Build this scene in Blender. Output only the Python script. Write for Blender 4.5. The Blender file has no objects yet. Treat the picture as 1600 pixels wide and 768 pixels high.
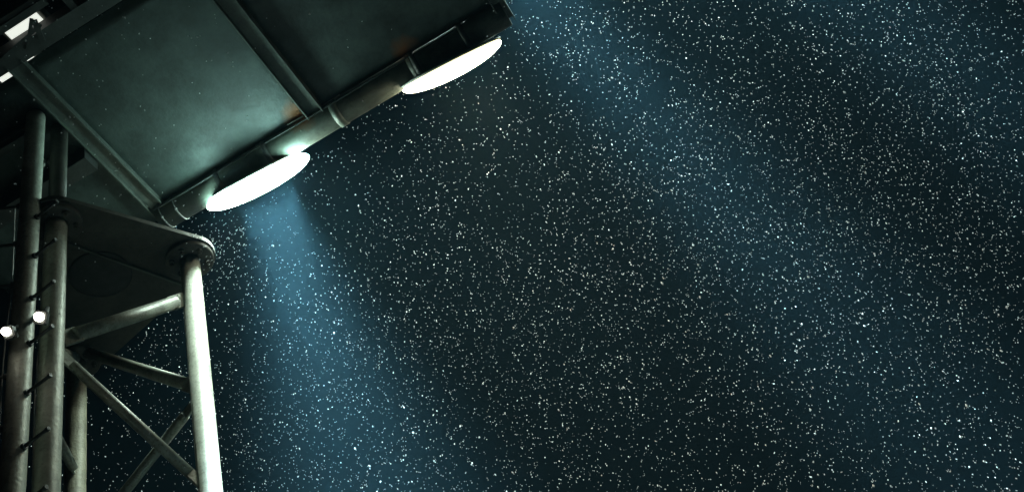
import bpy, bmesh, math, random
import numpy as np
from mathutils import Vector, Matrix

random.seed(7); rng = np.random.default_rng(7)
scene = bpy.context.scene
C = scene.collection

# ------------------------------------------------------------------ camera
F = 1800.0                                   # focal length in pixels of a 1600 px wide frame
EYE = Vector((0, 0, 1.6))
up = Vector((-653, -1625, F)).normalized()   # world up in camera axes (x right, y down, z forward)
hf = (Vector((0, 0, 1)) - up * up.z).normalized()
hr = hf.cross(up)
M = Matrix((hr, hf, up))                     # camera axes -> world
cam_d = bpy.data.cameras.new('camera'); cam = bpy.data.objects.new('camera', cam_d); C.objects.link(cam)
cx, cy, cz = M @ Vector((1, 0, 0)), M @ Vector((0, -1, 0)), M @ Vector((0, 0, -1))
cam.matrix_world = Matrix(((cx.x, cy.x, cz.x, EYE.x), (cx.y, cy.y, cz.y, EYE.y), (cx.z, cy.z, cz.z, EYE.z), (0, 0, 0, 1)))
cam_d.sensor_width = 36; cam_d.lens = 36 * F / 1600
cam_d.clip_start = 0.05; cam_d.clip_end = 500
scene.camera = cam

# ------------------------------------------------------------------ night sky, exposure
w = bpy.data.worlds.new('World'); scene.world = w; w.use_nodes = True
nt = w.node_tree; bg = nt.nodes['Background']
sky = nt.nodes.new('ShaderNodeTexSky'); sky.sky_type = 'NISHITA'; sky.sun_disc = False
sky.sun_elevation = math.radians(1.0); sky.sun_rotation = math.radians(200)
nt.links.new(sky.outputs[0], bg.inputs[0]); bg.inputs[1].default_value = 0.0006
vs = scene.view_settings
vs.view_transform = 'Standard'; vs.look = 'None'; vs.exposure = 0.0; vs.gamma = 1.0; vs.use_curve_mapping = False
scene.cycles.use_denoising = True; scene.cycles.denoiser = 'OPENIMAGEDENOISE'; scene.cycles.denoising_input_passes = 'RGB_ALBEDO_NORMAL'; scene.cycles.denoising_prefilter = 'ACCURATE'
scene.cycles.sample_clamp_indirect = 2.0
scene.cycles.max_bounces = 8; scene.cycles.volume_bounces = 1

# ------------------------------------------------------------------ helpers
def ray(px, py): return M @ Vector(((px - 800) / F, (py - 384) / F, 1))
def at(px, py, d): return EYE + ray(px, py) * d
def onz(px, py, z): r = ray(px, py); return EYE + r * ((z - EYE.z) / r.z)
def zof(xy, py):                     # height on a vertical line whose image row is py
    lo, hi = 1.7, 14.0
    for _ in range(50):
        m = (lo + hi) / 2; c = M.transposed() @ (Vector((xy[0], xy[1], m)) - EYE)
        if c.z <= 0.05 or c.y / c.z * F + 384 > py: lo = m
        else: hi = m
    return (lo + hi) / 2

def new_mat(name): 
    m = bpy.data.materials.new(name); m.use_nodes = True
    return m, m.node_tree, m.node_tree.nodes['Principled BSDF']
def steel(name, col, rough, metal=0.0, var=0.35, scale=9.0, bump=0.15, dirt=(0.05, 0.055, 0.045), dirt_amt=0.5, patches=None):
    m, t, p = new_mat(name); N = t.nodes.new; L = t.links.new
    tc = N('ShaderNodeNewGeometry')
    n1 = N('ShaderNodeTexNoise'); n1.inputs['Scale'].default_value = scale; n1.inputs['Detail'].default_value = 8; n1.inputs['Roughness'].default_value = .65
    n2 = N('ShaderNodeTexNoise'); n2.inputs['Scale'].default_value = scale * 7; n2.inputs['Detail'].default_value = 6
    L(tc.outputs['Position'], n1.inputs['Vector']); L(tc.outputs['Position'], n2.inputs['Vector'])
    r1 = N('ShaderNodeValToRGB'); e = r1.color_ramp.elements
    e[0].position = .32; e[1].position = .68
    e[0].color = tuple(c * (1 - var) for c in col) + (1,); e[1].color = tuple(min(1, c * (1 + var * .6)) for c in col) + (1,)
    L(n1.outputs[0], r1.inputs[0])
    r2 = N('ShaderNodeValToRGB'); r2.color_ramp.elements[0].position = .52; r2.color_ramp.elements[1].position = .75
    r2.color_ramp.elements[0].color = (0, 0, 0, 1); r2.color_ramp.elements[1].color = (dirt_amt,) * 3 + (1,)
    L(n2.outputs[0], r2.inputs[0])
    mx = N('ShaderNodeMix'); mx.data_type = 'RGBA'; L(r2.outputs[0], mx.inputs[0]); L(r1.outputs[0], mx.inputs[6]); mx.inputs[7].default_value = dirt + (1,)
    out = mx.outputs[2]
    for c, rad in (patches or []):      # orange-brown patches, each round a given point
        sb = N('ShaderNodeVectorMath'); sb.operation = 'DISTANCE'; L(tc.outputs['Position'], sb.inputs[0]); sb.inputs[1].default_value = c
        ad = N('ShaderNodeMath'); ad.operation = 'MULTIPLY_ADD'; L(n1.outputs[0], ad.inputs[0]); ad.inputs[1].default_value = rad * 1.3; L(sb.outputs['Value'], ad.inputs[2])
        rr = N('ShaderNodeMapRange'); L(ad.outputs[0], rr.inputs[0])
        rr.inputs[1].default_value = rad * 1.55; rr.inputs[2].default_value = rad * .75; rr.inputs[3].default_value = 0; rr.inputs[4].default_value = .9
        mr = N('ShaderNodeMix'); mr.data_type = 'RGBA'; L(rr.outputs[0], mr.inputs[0]); L(out, mr.inputs[6]); mr.inputs[7].default_value = (.34, .12, .035, 1); out = mr.outputs[2]
    L(out, p.inputs['Base Color'])
    rm = N('ShaderNodeMapRange'); L(n2.outputs[0], rm.inputs[0]); rm.inputs[3].default_value = rough - .12; rm.inputs[4].default_value = rough + .15
    L(rm.outputs[0], p.inputs['Roughness']); p.inputs['Metallic'].default_value = metal
    b = N('ShaderNodeBump'); b.inputs['Strength'].default_value = bump; b.inputs['Distance'].default_value = .01
    L(n2.outputs[0], b.inputs['Height']); L(b.outputs[0], p.inputs['Normal'])
    return m
def emitter(name, col, s):
    m, t, p = new_mat(name); p.inputs['Base Color'].default_value = (.8, .8, .8, 1); p.inputs['Roughness'].default_value = .3
    p.inputs['Emission Color'].default_value = col + (1,); p.inputs['Emission Strength'].default_value = s
    m.cycles.emission_sampling = 'FRONT'
    return m

ORANGE_PATCHES = [(tuple(onz(466, 180, 8.55)), .17), (tuple(onz(632, 78, 8.55)), .13)]
M_LEG = steel('galvanised_leg', (.50, .53, .45), .5, .15, .4, 7, .3, dirt=(.14, .11, .075), dirt_amt=.5)
M_REARLEG = steel('weathered_leg', (.17, .17, .12), .6, .1, .5, 9, .4, dirt=(.07, .05, .03), dirt_amt=.7)  # rear leg copy of the leg steel, mast shade put into its dark olive
M_BRACE = steel('galvanised_brace', (.30, .33, .28), .5, .15, .4, 10, .2, dirt=(.11, .085, .055), dirt_amt=.75)
M_PLATE = steel('weathered_plate', (.085, .085, .068), .6, .1, .4, 6, .3, patches=None)
M_SHEET = steel('painted_sheet', (.058, .080, .072), .5, .1, .55, 4.5, .25, dirt_amt=.35, patches=ORANGE_PATCHES)
M_RIB = steel('painted_channel', (.12, .14, .12), .5, .15, .35, 8, .2)
M_TUBE = steel('painted_tube', (.095, .108, .085), .5, .1, .45, 6, .2, patches=ORANGE_PATCHES)
M_DARK = steel('dark_steel', (.06, .065, .06), .55, .2, .4, 9, .2)
M_HOUSE = steel('lamp_housing_metal', (.16, .17, .15), .45, .5, .3, 12, .1)
M_WHITE = steel('white_painted_metal', (.62, .64, .58), .45, 0, .15, 12, .1, dirt_amt=.2)
M_CABLE = steel('cable_sheath', (.35, .34, .33), .4, 0, .3, 20, .05)
M_COOL = emitter('cool_lamp_glass', (.80, 1.0, .88), 175)
M_WARM = emitter('warm_lamp_glass', (1.0, .94, .70), 34)
M_WARMCOL = emitter('frosted_warm_collar_glass', (1.0, .86, .5), 3)
M_COLLAR = emitter('frosted_collar_glass', (.58, 1.0, .93), 46)
M_UPPER = emitter('upper_lamp_glass', (.80, 1.0, .92), 190)
M_SMALL = emitter('small_lamp_glass', (1.0, .96, .82), 10)
M_GLOWPANEL = emitter('panel_lamp_glass', (.95, 1.0, .90), .9)

class MB:                            # collects shapes of ONE piece
    def __init__(s): s.bm = bmesh.new()
    def tube(s, a, b, r, r2=None, seg=20, caps=True, rings=1, jit=0):
        a, b = Vector(a), Vector(b); d = (b - a).normalized(); r2 = r if r2 is None else r2
        u = d.orthogonal().normalized(); v = d.cross(u); prev = None
        for k in range(rings + 1):
            t = k / rings; c = a.lerp(b, t); rr = r + (r2 - r) * t
            ring = []
            for i in range(seg):
                q = rr * (1 + (random.uniform(-jit, jit) if jit else 0)); an = 2 * math.pi * i / seg
                ring.append(s.bm.verts.new(c + (u * math.cos(an) + v * math.sin(an)) * q))
            if prev:
                for i in range(seg):
                    fc = s.bm.faces.new((prev[i], prev[(i + 1) % seg], ring[(i + 1) % seg], ring[i])); fc.smooth = True
            elif caps: s.bm.faces.new(ring[::-1])
            prev = ring
        if caps: s.bm.faces.new(prev)
        return s
    def beam(s, a, b, wd, w, h):     # box from a to b; wd = width direction
        a, b = Vector(a), Vector(b); d = (b - a).normalized(); wd = Vector(wd); wd = (wd - d * wd.dot(d)).normalized(); hd = d.cross(wd)
        vs_ = [s.bm.verts.new(p + wd * (i * w / 2) + hd * (j * h / 2)) for p in (a, b) for i, j in ((-1, -1), (1, -1), (1, 1), (-1, 1))]
        for q in ((0, 1, 2, 3), (7, 6, 5, 4), (0, 4, 5, 1), (1, 5, 6, 2), (2, 6, 7, 3), (3, 7, 4, 0)): s.bm.faces.new([vs_[i] for i in q])
        return s
    def prism(s, pts, z0, z1):
        lo = [s.bm.verts.new((p[0], p[1], z0)) for p in pts]; hi = [s.bm.verts.new((p[0], p[1], z1)) for p in pts]; n = len(pts)
        s.bm.faces.new(lo[::-1]); s.bm.faces.new(hi)
        for i in range(n): s.bm.faces.new((lo[i], lo[(i + 1) % n], hi[(i + 1) % n], hi[i]))
        return s
    def lathe(s, o, axis, prof, seg=48):   # prof: (distance along axis, radius)
        o, ax = Vector(o), Vector(axis).normalized(); u = ax.orthogonal().normalized(); v = ax.cross(u); prev = None
        for z, r in prof:
            c = o + ax * z
            ring = [s.bm.verts.new(c)] if r < 1e-6 else [s.bm.verts.new(c + (u * math.cos(2 * math.pi * i / seg) + v * math.sin(2 * math.pi * i / seg)) * r) for i in range(seg)]
            if prev:
                for i in range(seg):
                    j = (i + 1) % seg
                    if len(prev) == 1 and len(ring) > 1: fc = s.bm.faces.new((prev[0], ring[j], ring[i]))
                    elif len(ring) == 1: fc = s.bm.faces.new((prev[i], prev[j], ring[0]))
                    else: fc = s.bm.faces.new((prev[i], prev[j], ring[j], ring[i]))
                    fc.smooth = True
            prev = ring
        return s
    def build(s, name, mat, parent=None, bevel=0, keep=None):
        bm = s.bm
        bmesh.ops.recalc_face_normals(bm, faces=bm.faces)
        if bevel: 
            es = [e for e in bm.edges if len(e.link_faces) == 2 and e.calc_face_angle() > .6]
            bmesh.ops.bevel(bm, geom=es, offset=bevel, segments=2, affect='EDGES', clamp_overlap=True)
        org = Vector((0, 0, 0))
        q = parent
        while q is not None: org += q.location; q = q.parent
        if parent is None and keep is not None: org = Vector(keep)
        for v in bm.verts: v.co -= org
        me = bpy.data.meshes.new(name); bm.to_mesh(me); bm.free(); me.materials.append(mat)
        o = bpy.data.objects.new(name, me); C.objects.link(o)
        if parent is not None: o.parent = parent
        elif keep is not None: o.location = org
        return o
def thing(name, label, cat, loc, group=None):
    o = bpy.data.objects.new(name, None); C.objects.link(o); o.location = loc; o.empty_display_size = .2
    return tag(o, label, cat, group)
def tag(o, label, cat, group=None):
    o['label'] = label; o['category'] = cat
    if group: o['group'] = group
    return o

# ------------------------------------------------------------------ ground
m, t, p = new_mat('trodden_ground'); p.inputs['Base Color'].default_value = (.035, .037, .035, 1); p.inputs['Roughness'].default_value = .8
n = t.nodes.new('ShaderNodeTexNoise'); n.inputs['Scale'].default_value = 1.5; n.inputs['Detail'].default_value = 8
b = t.nodes.new('ShaderNodeBump'); b.inputs['Strength'].default_value = .5; t.links.new(n.outputs[0], b.inputs['Height']); t.links.new(b.outputs[0], p.inputs['Normal'])
g = bmesh.new(); bmesh.ops.create_grid(g, x_segments=60, y_segments=60, size=60)
for v in g.verts:
    rr = math.hypot(v.co.x, v.co.y)
    v.co.z = -.01 - .12 * max(0, min(1, (rr - 8) / 10)) * (1 + math.sin(v.co.x * .31) * math.cos(v.co.y * .27))
me = bpy.data.meshes.new('ground'); g.to_mesh(me); g.free(); me.materials.append(m)
gr = bpy.data.objects.new('ground', me); C.objects.link(gr); gr['kind'] = 'structure'

# ------------------------------------------------------------------ lattice tower
KT = .95; R_ = at(310, 556, .14 * F / 34 * KT); L2 = at(79.5, 574, 6.65 * KT); L1 = at(31, 574, 6.45 * KT); L3 = at(118, 700, 7.85 * KT)
ZP = 1.6 + 6.35 * KT                           # underside of the head plate
tower = thing('lattice_tower', 'tubular steel lattice mast with round legs, cross bracing and a plated head', 'tower', ((R_.x + L2.x + L3.x) / 3, (R_.y + L2.y + L3.y) / 3, 0))
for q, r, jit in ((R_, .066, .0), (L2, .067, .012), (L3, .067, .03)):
    lm = M_REARLEG if q is L3 else M_LEG
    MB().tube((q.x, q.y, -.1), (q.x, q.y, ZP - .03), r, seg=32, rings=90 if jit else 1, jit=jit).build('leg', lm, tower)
def on(q, py): return Vector((q.x, q.y, zof(q, py)))
def brace(a, b, r, flat=True):
    d = (b - a).normalized(); mb = MB()
    a2, b2 = a + d * .16, b - d * .16
    mb.tube(a2, b2, r, seg=18)
    o = mb.build('brace', M_BRACE, tower)
    for e0, e1 in ((a + d * .06, a2), (b - d * .06, b2)):
        MB().beam(e0, e1 + (e1 - e0) * .35, (0, 0, 1), r * 2.3, r * .5).build('end_plate', M_BRACE, o)
    return o
brace(on(L2, 535), on(R_, 463), .044)
brace(on(L3, 545), on(R_, 607), .040)
brace(on(L2, 540), on(R_, 768), .030)
brace(on(R_, 615), on(L3, 868), .030)
brace(on(L2, 660), on(L3, 735), .030)
brace(on(L2, 545), on(L3, 560), .036)
brace(on(L2, 900), on(R_, 790), .040)
for zz in (1.2, 3.0):
    for a_, b_ in ((L2, R_), (R_, L3), (L3, L2)): brace(Vector((a_.x, a_.y, zz)), Vector((b_.x, b_.y, zz + .9)), .035)
# head plate: rounded triangle over the three legs, a dark disc standing in for its unlit round hole
def hull_round(cs, r, n=16):
    pts = []
    for (x, y) in cs: pts += [(x + r * math.cos(2 * math.pi * i / 40), y + r * math.sin(2 * math.pi * i / 40)) for i in range(40)]
    pts = sorted(set(pts)); lo, hi = [], []
    cr = lambda o, a, b: (a[0] - o[0]) * (b[1] - o[1]) - (a[1] - o[1]) * (b[0] - o[0])
    for p_ in pts:
        while len(lo) > 1 and cr(lo[-2], lo[-1], p_) <= 0: lo.pop()
        lo.append(p_)
    for p_ in reversed(pts):
        while len(hi) > 1 and cr(hi[-2], hi[-1], p_) <= 0: hi.pop()
        hi.append(p_)
    return lo[:-1] + hi[:-1]
poly = hull_round([(R_.x, R_.y), (L2.x, L2.y), (L3.x, L3.y)], .17)
hc = onz(157, 428, ZP); hr_ = .2
plate = MB().prism(poly, ZP, ZP + .035).build('head_plate', M_PLATE, tower)
MB().lathe((hc.x, hc.y, ZP), (0, 0, -1), [(-.001, 0), (-.001, hr_), (.008, hr_), (.012, hr_ - .012), (.012, 0)], 48).build('inspection_cover', M_DARK, plate)
s0, s1 = onz(108, 378, ZP), onz(284, 441, ZP)
MB().beam(s0 + Vector((0, 0, -.014)), s1 + Vector((0, 0, -.014)), (1, 0, 0), .014, .026).build('stiffener', M_RIB, plate)
for q in (R_, L2, L3):
    fl = MB().lathe((q.x, q.y, 0), (0, 0, 1), [(ZP - .045, .071), (ZP - .045, .150), (ZP - .04, .157), (ZP - .006, .157), (ZP - .002, .150), (ZP - .002, .02)], 40).build('flange', M_PLATE, tower)
    for k in range(6):
        an = k * math.pi / 3 + .5; c = Vector((q.x + .115 * math.cos(an), q.y + .115 * math.sin(an), ZP - .045))
        MB().tube(c + Vector((0, 0, -.022)), c + Vector((0, 0, .004)), .021, seg=6).tube(c + Vector((0, 0, -.045)), c + Vector((0, 0, -.018)), .011, seg=10).build('bolt', M_PLATE, fl)

# ------------------------------------------------------------------ climbing pole with step bolts
pole = thing('climbing_pole', 'leftmost round steel pole with step bolts beside the lattice mast', 'pole', (L1.x, L1.y, 0))
MB().tube((L1.x, L1.y, -.1), (L1.x, L1.y, 1.6 + 6.70 * 1.03 + .1), .062, seg=32, rings=90, jit=.008).build('shaft', M_LEG, pole)
def step_mesh(dirv):
    mb = MB(); d = Vector(dirv).normalized()
    mb.tube(d * .055, d * .235, .0095, seg=10); mb.tube(d * .060, d * .078, .019, seg=6); mb.tube(d * .222, d * .24, .0125, seg=10)
    o = mb.build('step_bolt', M_DARK); return o
tdir = (M @ Vector((.86, -.5, -.55))); tdir.z *= .15
tdir = Vector((tdir.x, tdir.y, 0)).normalized()
zs = [zof(L1, y) for y in (707, 578, 478, 385)]
dz = .36
first = None
base_z = zof(L1, 708)
for k in range(-12, 6):
    for sgn in (1, -1):
        z = base_z + k * dz + (0 if sgn > 0 else dz / 2)
        if not .4 < z < 8.0: continue
        dv = Vector((.93, -.30, 0)) if sgn > 0 else Vector((-.93, -.30, 0))
        key = 'a' if sgn > 0 else 'b'
        if first is None: first = {}
        if key not in first:
            o = step_mesh(dv); first[key] = o
        else: o = first[key].copy(); C.objects.link(o)
        o.parent = pole; o.location = (0, 0, z)
# ------------------------------------------------------------------ lamp platform
KP = 1.03; ZT = 1.6 + 6.70 * KP
tA, tB = onz(252, 341, ZT), onz(790, 20, ZT)
TD = (tB - tA).normalized(); PD = Vector((-TD.y, TD.x, 0))     # PD points away from the camera
TR = .100
plat = thing('lamp_platform', 'large grey sheet metal lamp platform seen from below, on top of the mast', 'platform', ((tA.x + tB.x) / 2, tA.y, ZT - TR))
tube = MB().tube(tA, tB, TR, seg=40).build('edge_tube', M_TUBE, plat)
for s_ in (.05, .17): 
    c = tA + TD * s_
    st = MB().lathe(c, TD, [(-.006, TR + .001), (-.006, TR + .006), (.006, TR + .006), (.006, TR + .001)], 40).build('strap', M_DARK, tube)
    q = c + (Vector((0, 0, -1)) * .8 - PD * .6).normalized() * (TR + .01)
    MB().lathe(q, (q - c), [(-.01, .013), (.006, .013), (.011, .0)], 10).build('strap_bolt', M_DARK, tube)
for s_ in (.93, 1.55, 2.2):
    c = tA + TD * s_
    MB().lathe(c, TD, [(-.03, TR + .0005), (-.03, TR + .008), (.03, TR + .008), (.03, TR + .0005)], 40).build('sleeve', M_TUBE, tube)
TILT = math.radians(4.0)
def pl(s_, v_, dz_=0):               # s along the tube, v toward the camera across the platform
    return tA + TD * s_ - PD * (v_ * math.cos(TILT)) + Vector((0, 0, v_ * math.sin(TILT) + .055 + dz_))
def s_at(px, py, z=ZT + .05):
    q = onz(px, py, z); return (q - tA).dot(TD), -(q - tA).dot(PD)
WID = s_at(0, 135)[1]
def sheet(s0, s1, v0, v1, name='sheet'):
    mb = MB(); n_, m_ = 14, 14; grid = {}
    ph = random.uniform(0, 9)
    for i in range(n_ + 1):
        for j in range(m_ + 1):
            s_, v_ = s0 + (s1 - s0) * i / n_, v0 + (v1 - v0) * j / m_
            edge = min(i, n_ - i, j, m_ - j) / 4
            bow = .006 * min(1, edge) * math.sin(s_ * 5 + ph) * math.sin(v_ * 4.3 + ph)
            grid[i, j] = mb.bm.verts.new(pl(s_, v_, bow))
    top = []
    for i in range(n_):
        for j in range(m_):
            f_ = mb.bm.faces.new((grid[i, j], grid[i + 1, j], grid[i + 1, j + 1], grid[i, j + 1])); f_.smooth = True
    o = mb.build(name, M_SHEET, plat)
    md = o.modifiers.new('thickness', 'SOLIDIFY'); md.thickness = .006; md.offset = -1
    return o
sr1 = .03; sr2 = s_at(486, 165)[0]; sE = (tB - tA).length + .02
sheet(sr1 - 1.35, sr1 - .01, -.03, WID - .03)
sheet(sr1 + .01, sr2 - .008, .035, WID)
sheet(sr2 + .008, sE, .035, WID)
def rib(s_, w_, v0, v1, h_=.07):     # a channel: web and two flanges
    mb = MB()
    for off in (-w_ / 2, w_ / 2): mb.beam(pl(s_ + off, v0, -h_ / 2 - .004), pl(s_ + off, v1, -h_ / 2 - .004), TD, .008, h_)
    mb.beam(pl(s_, v0, -h_ * .45), pl(s_, v1, -h_ * .45), TD, w_ - .012, .007)
    return mb.build('rib', M_RIB, plat)
rib(sr1, .11, .06, WID + .05, .06)
rib(sr2, .12, .06, WID + .05, .09)
rib(sE - .03, .09, -.05, WID + .05, .12)
# beams along the camera-side edge and the cross beams left of the first rib
MB().beam(pl(-1.4, WID + .09, .0), pl(sE, WID + .09, .0), PD, .12, .12).build('edge_beam', M_DARK, plat)
MB().beam(pl(-1.4, WID + .32, -.02), pl(sE, WID + .32, -.02), PD, .06, .10).build('edge_beam', M_DARK, plat)
sa, va = s_at(150, 238); sb_, vb = s_at(0, 322)
MB().beam(pl(sr1 - .07, va, -.08), pl(-1.4, va, -.08), PD, .13, .14).build('cross_beam', M_DARK, plat)
sa, va2 = s_at(80, 185)
MB().beam(pl(sr1 - .2, va2, -.06), pl(-1.4, va2, -.06), PD, .10, .10).build('cross_beam', M_DARK, plat, bevel=.03)
# the two left legs carry on above the head plate to hold the platform
for q in (L2,):
    MB().tube((q.x, q.y, ZP + .037), (q.x, q.y, ZT + .2), .055, seg=24).build('support_post', M_PLATE, plat)
# a small pale junction box under the left bay
jb = at(57, 253, 7.8)
MB().beam(jb + TD * -.04, jb + TD * .04, PD, .09, .07).build('junction_box', M_WHITE, plat, bevel=.006)
MB().beam(jb + TD * .055 - PD * -.05, jb + TD * .12 + PD * .06, PD, .06, .05).build('junction_box', M_DARK, plat, bevel=.006)
MB().beam(pl(s_at(57, 253)[0], s_at(57, 253)[1], -.02), jb, PD, .03, .03).build('hanger', M_DARK, plat)
# two short white strips in place of the lit slits between sheet and tube
for x0, y0, x1, y1 in ((449, 195, 475, 181), (503, 166, 531, 148)):
    MB().tube(onz(x0, y0, ZT + .03), onz(x1, y1, ZT + .03), .0055, seg=8).build('conduit', M_WHITE, plat)
# rivets beside the ribs and a lamp cable clipped along the edge tube
mb = MB()
for s_ in (sr1 - .09, sr1 + .09, sr2 - .095, sr2 + .095, sE - .11):
    for k in range(15):
        q = pl(s_, .14 + k * (WID - .2) / 14, -.002); mb.lathe(q, (0, 0, -1), [(-.006, .009), (.002, .008), (.006, 0)], 8)
rv = mb.build('rivets', M_RIB, plat); rv['kind'] = 'stuff'
mb = MB(); prev = None
for k in range(61):
    t_ = k / 60; an = .15 + .03 * math.sin(t_ * 14)
    q = tA + TD * (.02 + t_ * 2.55) + (-PD * math.cos(an) + Vector((0, 0, -1)) * math.sin(an)) * (TR + .007)
    if prev is not None: mb.tube(prev, q, .006, seg=8, caps=False)
    prev = q
mb.build('lamp_cable', M_DARK, plat)
# two glowing panels added above the camera-side rail to brighten its gaps
def glow_panel(s0, s1, v0, v1, z_, label):
    c_ = pl((s0 + s1) / 2, (v0 + v1) / 2, z_)
    root = thing('panel_lamp', label, 'lamp', c_, 'flat panel lamps above the rail')
    w_ = abs(v1 - v0); mid0, mid1 = pl(s0, (v0 + v1) / 2, z_), pl(s1, (v0 + v1) / 2, z_)
    MB().beam(mid0, mid1, PD, w_, .012).build('lens', M_GLOWPANEL, root)
    MB().beam(mid0 - TD * .03 + Vector((0, 0, .05)), mid1 + TD * .03 + Vector((0, 0, .05)), PD, w_ + .06, .08).build('housing', M_HOUSE, root, bevel=.008)
    for k, (q0, q1) in enumerate(((mid0, mid1),)):
        for sg in (-1, 1):
            o_ = PD * (sg * (w_ / 2 + .018)); MB().beam(q0 - TD * .03 + o_, q1 + TD * .03 + o_, PD, .026, .03).build('frame', M_HOUSE, root)
    return root
g0, g1 = s_at(8, 82), s_at(62, 58)
glow_panel(g0[0], g1[0] + .01, WID + .12, WID + .25, .10, 'bright flat lamp behind dark struts in the upper left corner')
h0, h1 = s_at(-12, 141), s_at(47, 109)
glow_panel(h0[0], h1[0], WID - .09, WID + .06, .08, 'pale flat lamp showing as a thin slit at the left edge')
for px_, w_ in ((21, .03), (39.5, .012)):
    q = s_at(px_, 134 - px_ * .6); MB().beam(pl(q[0], WID - .1, -.0), pl(q[0], WID + .03, -.0), TD, w_, .02).build('rail_clip', M_DARK, plat)
for (x0, y0, x1, y1, w_) in ((-8, 106, 62, 44, .024), (42, 84, 48, 36, .024), (66, 70, 52, 38, .035), (-10, 60, 70, 8, .05)):
    q0, q1 = s_at(x0, y0), s_at(x1, y1); MB().beam(pl(q0[0], q0[1], -.07), pl(q1[0], q1[1], -.07), TD.lerp(PD, .5), w_, .02).build('rail_strut', M_DARK, plat)
for s_, v_ in ((-.9, WID + .17), (-.1, WID + .17), (.6, WID + .17), (1.3, WID + .17), (2.0, WID + .17)):
    MB().beam(pl(s_, v_ - .1, -.03), pl(s_, v_ + .12, -.03), TD, .05, .06).build('rail_tie', M_DARK, plat)
for v_ in (WID + .45, WID + .62):
    MB().tube(pl(-1.4, v_, .02), pl(1.2, v_, .02), .03, seg=16).build('guard_rail', M_RIB, plat)
# ------------------------------------------------------------------ small floodlights behind the poles
def small_floodlight(px, py, d, w_, h_, label, arm_to, lean):
    c_ = at(px, py, d); root = thing('small_floodlight', label, 'floodlight', c_, 'small floodlights on the poles')
    rx = (M @ Vector((math.cos(lean), math.sin(lean), .1))).normalized(); dn = (M @ Vector((-math.sin(lean), math.cos(lean), -.2))).normalized(); nf = rx.cross(dn).normalized()
    if nf.dot(EYE - c_) < 0: nf = -nf
    MB().lathe(c_, nf, [(.012, 0), (.010, h_ * .3), (.004, h_ * .46), (-.01, h_ * .5), (-.02, h_ * .5)], 24).build('lens', M_SMALL, root)
    MB().beam(c_ - dn * (h_ / 2 + .01) - nf * .06, c_ + dn * (h_ / 2 + .01) - nf * .06, rx, h_ + .012, .06).build('housing', M_DARK, root, bevel=.006)
    MB().tube(c_ - nf * .1, arm_to, .014, seg=10).build('bracket', M_DARK, root)
small_floodlight(60, 494, 6.02, .050, .050, 'tiny glaring floodlight between the two left poles', Vector((L2.x - .02, L2.y - .02, zof(L2, 480))), .1)
small_floodlight(8, 517, 6.02, .085, .046, 'tiny glaring floodlight at the left edge beside the pole', Vector((L1.x - .02, L1.y, zof(L1, 500))), -.45)
# ------------------------------------------------------------------ cables
def drop_cable(px, py, d, z0, z1, r, label):
    q = at(px, py, d); mb = MB(); n_ = 40
    pts = [Vector((q.x + .006 * math.sin(k * .9), q.y + .005 * math.cos(k * .7), z0 + (z1 - z0) * k / n_)) for k in range(n_ + 1)]
    for i in range(n_): mb.tube(pts[i], pts[i + 1], r, seg=8, caps=False)
    tag(mb.build('power_cable', M_CABLE, keep=(q.x, q.y, z0)), label, 'cable', 'cables down the mast')
drop_cable(52.5, 690, 6.75, 0, 8.3, .0055, 'thin pale cable hanging between the two left poles')
drop_cable(4, 600, 6.7, 0, 8.3, .005, 'thin pale cable at the left edge of the picture')
drop_cable(93.5, 700, 6.8, 0, 7.2, .005, 'thin cable along the right side of the second pole')
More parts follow.
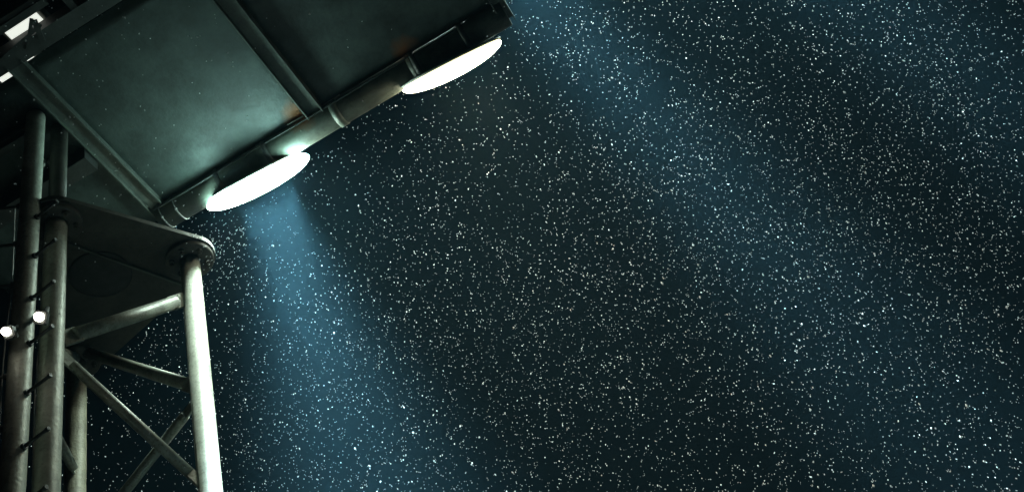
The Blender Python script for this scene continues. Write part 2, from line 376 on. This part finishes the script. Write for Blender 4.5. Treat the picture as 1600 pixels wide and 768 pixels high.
# ------------------------------------------------------------------ round floodlights
def floodlight(px, py, d, half, slope, mat, label, facing=-.03, spot={}):
    c = at(px, py, d); r = half * d / F
    v = M.transposed() @ (c - EYE).normalized()
    ax = Vector((math.sin(slope), math.cos(slope)))           # normal's direction across the picture
    s_ = 0
    for _ in range(60):
        n_ = Vector((ax.x, ax.y, s_)).normalized(); s_ += (facing - n_.dot(v)) * .6
    nw = (M @ n_).normalized()
    root = thing('floodlight', label, 'floodlight', c, 'round floodlights under the platform edge')
    h = .22 * r; back = spot.get('back', .02)
    prof = [(h * math.cos(k * math.pi / 24), r * math.sin(k * math.pi / 24)) for k in range(13)]
    lens = MB().lathe(c, nw, prof, 56).build('lens', mat, root)
    lo_ = math.asin(back); prof = [(-h * math.sin(k * lo_ / 6), r * math.cos(k * lo_ / 6)) for k in range(7)]
    MB().lathe(c, nw, prof, 56).build('glass_collar', spot.get('collar', mat), root)  # glowing lens back, added to light the tube and sheet beside it
    zb, rb = prof[-1]
    hs = MB().lathe(c, nw, [(zb + .008, rb * 1.0), (zb + .008, rb * 1.035), (zb - .006, rb * 1.03), (zb - .014, rb * .9), (zb - .02, rb * .45), (zb - .022, 0)], 56).build('housing', M_WHITE, root)  # housing coloured white to stand in for the glare round the lens
    MB().lathe(c, nw, [(zb - .004, rb * 1.035), (zb - .004, rb * 1.055), (zb + .006, rb * 1.055), (zb + .006, rb * 1.035)], 56).build('rim', M_WHITE, hs)
    if spot.get('clamp'):            # two clamps round the edge tube carry the lamp
        for k in (-.5, .5):
            t_ = tA + TD * ((c - tA).dot(TD) + k * r)
            MB().lathe(t_, TD, [(-.02, TR + .001), (-.02, TR + .012), (.02, TR + .012), (.02, TR + .001)], 32).build('clamp', M_DARK, root)
            MB().beam(t_ + (c - nw * .05 + TD * k * r - t_) * .3, c - nw * .03 + TD * k * r, TD, .04, .03).build('bracket', M_DARK, root)
    else:
        MB().beam(c - nw * .05, spot['hang'](c), TD, .06, .05).build('bracket', M_DARK, root)
    if spot:
        aim = at(*spot['aim']); pos = c + nw * (h + .02)
        ld = bpy.data.lights.new('beam', 'AREA'); ld.shape = 'DISK'; ld.size = r * spot.get('w', 1.5); ld.energy = spot['p']; ld.color = spot['col']; ld.spread = math.radians(spot['ang'])
        lo = bpy.data.objects.new('beam', ld); C.objects.link(lo); lo.parent = root
        lo.location = pos - c; lo.rotation_euler = (aim - pos).to_track_quat('-Z', 'Y').to_euler()
    return root
COOL = (.62, .95, 1.0)
floodlight(404, 284, 8.48, 88, math.radians(27.7), M_COOL, 'glaring cool white round floodlight nearest the mast', spot=dict(p=430, back=.6, collar=M_COLLAR, clamp=1, w=1.05, col=COOL, ang=31, aim=(560, 760, 6.4)))
floodlight(706, 103, 8.30, 86, math.radians(27.0), M_WARM, 'warm white round floodlight at the far end of the platform', facing=-.04, spot=dict(p=60, back=.25, collar=M_WARMCOL, clamp=1, col=(1, .60, .33), ang=75, aim=(900, 500, 6.4)))
HANG = lambda c: b0 + TD * ((c - b0).dot(TD))
# the second row, on a boom above the platform (its lamps stand above the frame, their beams cross it)
ZB = 11.3
b0, b1 = onz(650, -60, ZB), onz(1010, -272, ZB)
boom = thing('upper_boom', 'upper lamp boom reaching out above the platform, mostly out of the picture', 'boom', (b0.x, b0.y, ZT + .2))
MB().tube(b0 - TD * .6, b0 + TD * 2.4, .07, seg=24).build('boom_tube', M_TUBE, boom)
for k in (-.5, .25):
    a_ = b0 + TD * k; MB().tube(a_, pl(((a_ - tA).dot(TD)), .5, .06), .045, seg=16).build('boom_post', M_BRACE, boom)
floodlight(745, -108, 9.5, 80, math.radians(45), M_UPPER, 'cool floodlight on the upper boom, its beam crossing the middle of the picture', spot=dict(p=225, hang=HANG, col=COOL, ang=21, aim=(1230, 420, 7.6)))
floodlight(985, -255, 9.5, 80, math.radians(55), M_UPPER, 'cool floodlight at the tip of the upper boom, its beam crossing the top right', spot=dict(p=165, hang=HANG, col=COOL, ang=21, aim=(1640, 200, 7.6)))

# ------------------------------------------------------------------ falling snow
m, t, p = new_mat('snowflake'); p.inputs['Base Color'].default_value = (.95, .96, .97, 1); p.inputs['Roughness'].default_value = .6
tr = t.nodes.new('ShaderNodeBsdfTranslucent'); tr.inputs[0].default_value = (.95, .96, .97, 1)
ms = t.nodes.new('ShaderNodeMixShader'); ms.inputs[0].default_value = .5
t.links.new(p.outputs[0], ms.inputs[1]); t.links.new(tr.outputs[0], ms.inputs[2]); t.links.new(ms.outputs[0], t.nodes['Material Output'].inputs[0])
N_ = 46000; N2 = 16000
NT = N_ + N2
P = np.column_stack([rng.uniform(-4.2, 5.5, NT), rng.uniform(2.4, 10.5, NT), rng.uniform(2.6, 11.2, NT)])
fine = np.arange(NT) >= N_; N_ = NT
shelter = ((P - np.array(tA)) @ np.array(TD) < sE + .02) & ((P - np.array(tA)) @ np.array(PD) < .12) & ((P - np.array(tA)) @ np.array(PD) > -1.9) & (P[:, 2] < ZT + .25)
lamp_ = np.array(at(404, 284, 8.48)); near = (np.linalg.norm(P - lamp_, axis=1) < .75)
keep = ~(shelter & (rng.random(N_) > .05)) & ~near & (np.linalg.norm(P - np.array(EYE), axis=1) > 5.0)
P = P[keep]; N_ = len(P); fine = fine[keep]
rad = np.clip(rng.lognormal(math.log(.0034), .24, N_), .0022, .0068)
rad = np.where(fine, rng.uniform(.0011, .0019, N_), rad)
base = np.array([[1, 0, 0], [-1, 0, 0], [0, 1, 0], [0, -1, 0], [0, 0, 1], [0, 0, -1]], float)
V = base[None] * rad[:, None, None] * rng.uniform(.7, 1.3, (N_, 6, 1))
ang = rng.uniform(0, 6.28, N_); ca, sa_ = np.cos(ang), np.sin(ang)
V = np.stack([V[..., 0] * ca[:, None] - V[..., 1] * sa_[:, None], V[..., 0] * sa_[:, None] + V[..., 1] * ca[:, None], V[..., 2]], -1)
V[..., 2] *= np.where(fine, rng.uniform(2.0, 3.2, N_), rng.uniform(1.1, 1.9, N_))[:, None]
V[..., :2] += V[..., 2:3] * rng.normal(0, .18, (N_, 1, 2))
V += P[:, None]
# a gust curling round the mast head
G_ = 160
gc = np.array(at(348, 385, 7.5))
gp = gc + rng.normal(0, 1, (G_, 3)) * np.array([.13, .16, .13])
gd = np.array(M @ Vector((.45, -.85, .1))); gd = gd[None] + rng.normal(0, .25, (G_, 3)); gd /= np.linalg.norm(gd, axis=1)[:, None]
gr_ = np.clip(rng.lognormal(math.log(.0026), .3, G_), .0015, .005)
GV = base[None] * gr_[:, None, None]
proj_ = (GV @ gd[:, :, None])
GV = GV + proj_ * gd[:, None, :] * 1.6 + gp[:, None]
V = np.concatenate([V, GV]); N_ = len(V)
fi = np.array([[0, 2, 4], [2, 1, 4], [1, 3, 4], [3, 0, 4], [2, 0, 5], [1, 2, 5], [3, 1, 5], [0, 3, 5]])
Fc = (fi[None] + 6 * np.arange(N_)[:, None, None]).reshape(-1, 3)
me = bpy.data.meshes.new('falling_snow'); me.from_pydata(V.reshape(-1, 3).tolist(), [], Fc.tolist()); me.materials.append(m)
me.polygons.foreach_set('use_smooth', [True] * len(me.polygons))
sn = bpy.data.objects.new('falling_snow', me); C.objects.link(sn); sn['kind'] = 'stuff'; tag(sn, 'white snowflakes falling through the floodlight beams', 'snow')

# ------------------------------------------------------------------ haze
hz = bpy.data.materials.new('night_haze'); hz.use_nodes = True; t = hz.node_tree
t.nodes.remove(t.nodes['Principled BSDF'])
pv = t.nodes.new('ShaderNodeVolumePrincipled'); pv.inputs['Color'].default_value = (.29, .66, .91, 1); pv.inputs['Density'].default_value = .00165; pv.inputs['Anisotropy'].default_value = .2
t.links.new(pv.outputs[0], t.nodes['Material Output'].inputs['Volume'])
mb = MB(); mb.prism([(-62, -62), (62, -62), (62, 62), (-62, 62)], -1.3, 12.9)
ho = mb.build('haze', hz); ho['kind'] = 'stuff'; tag(ho, 'thin misty night air lit by the floodlights', 'haze')
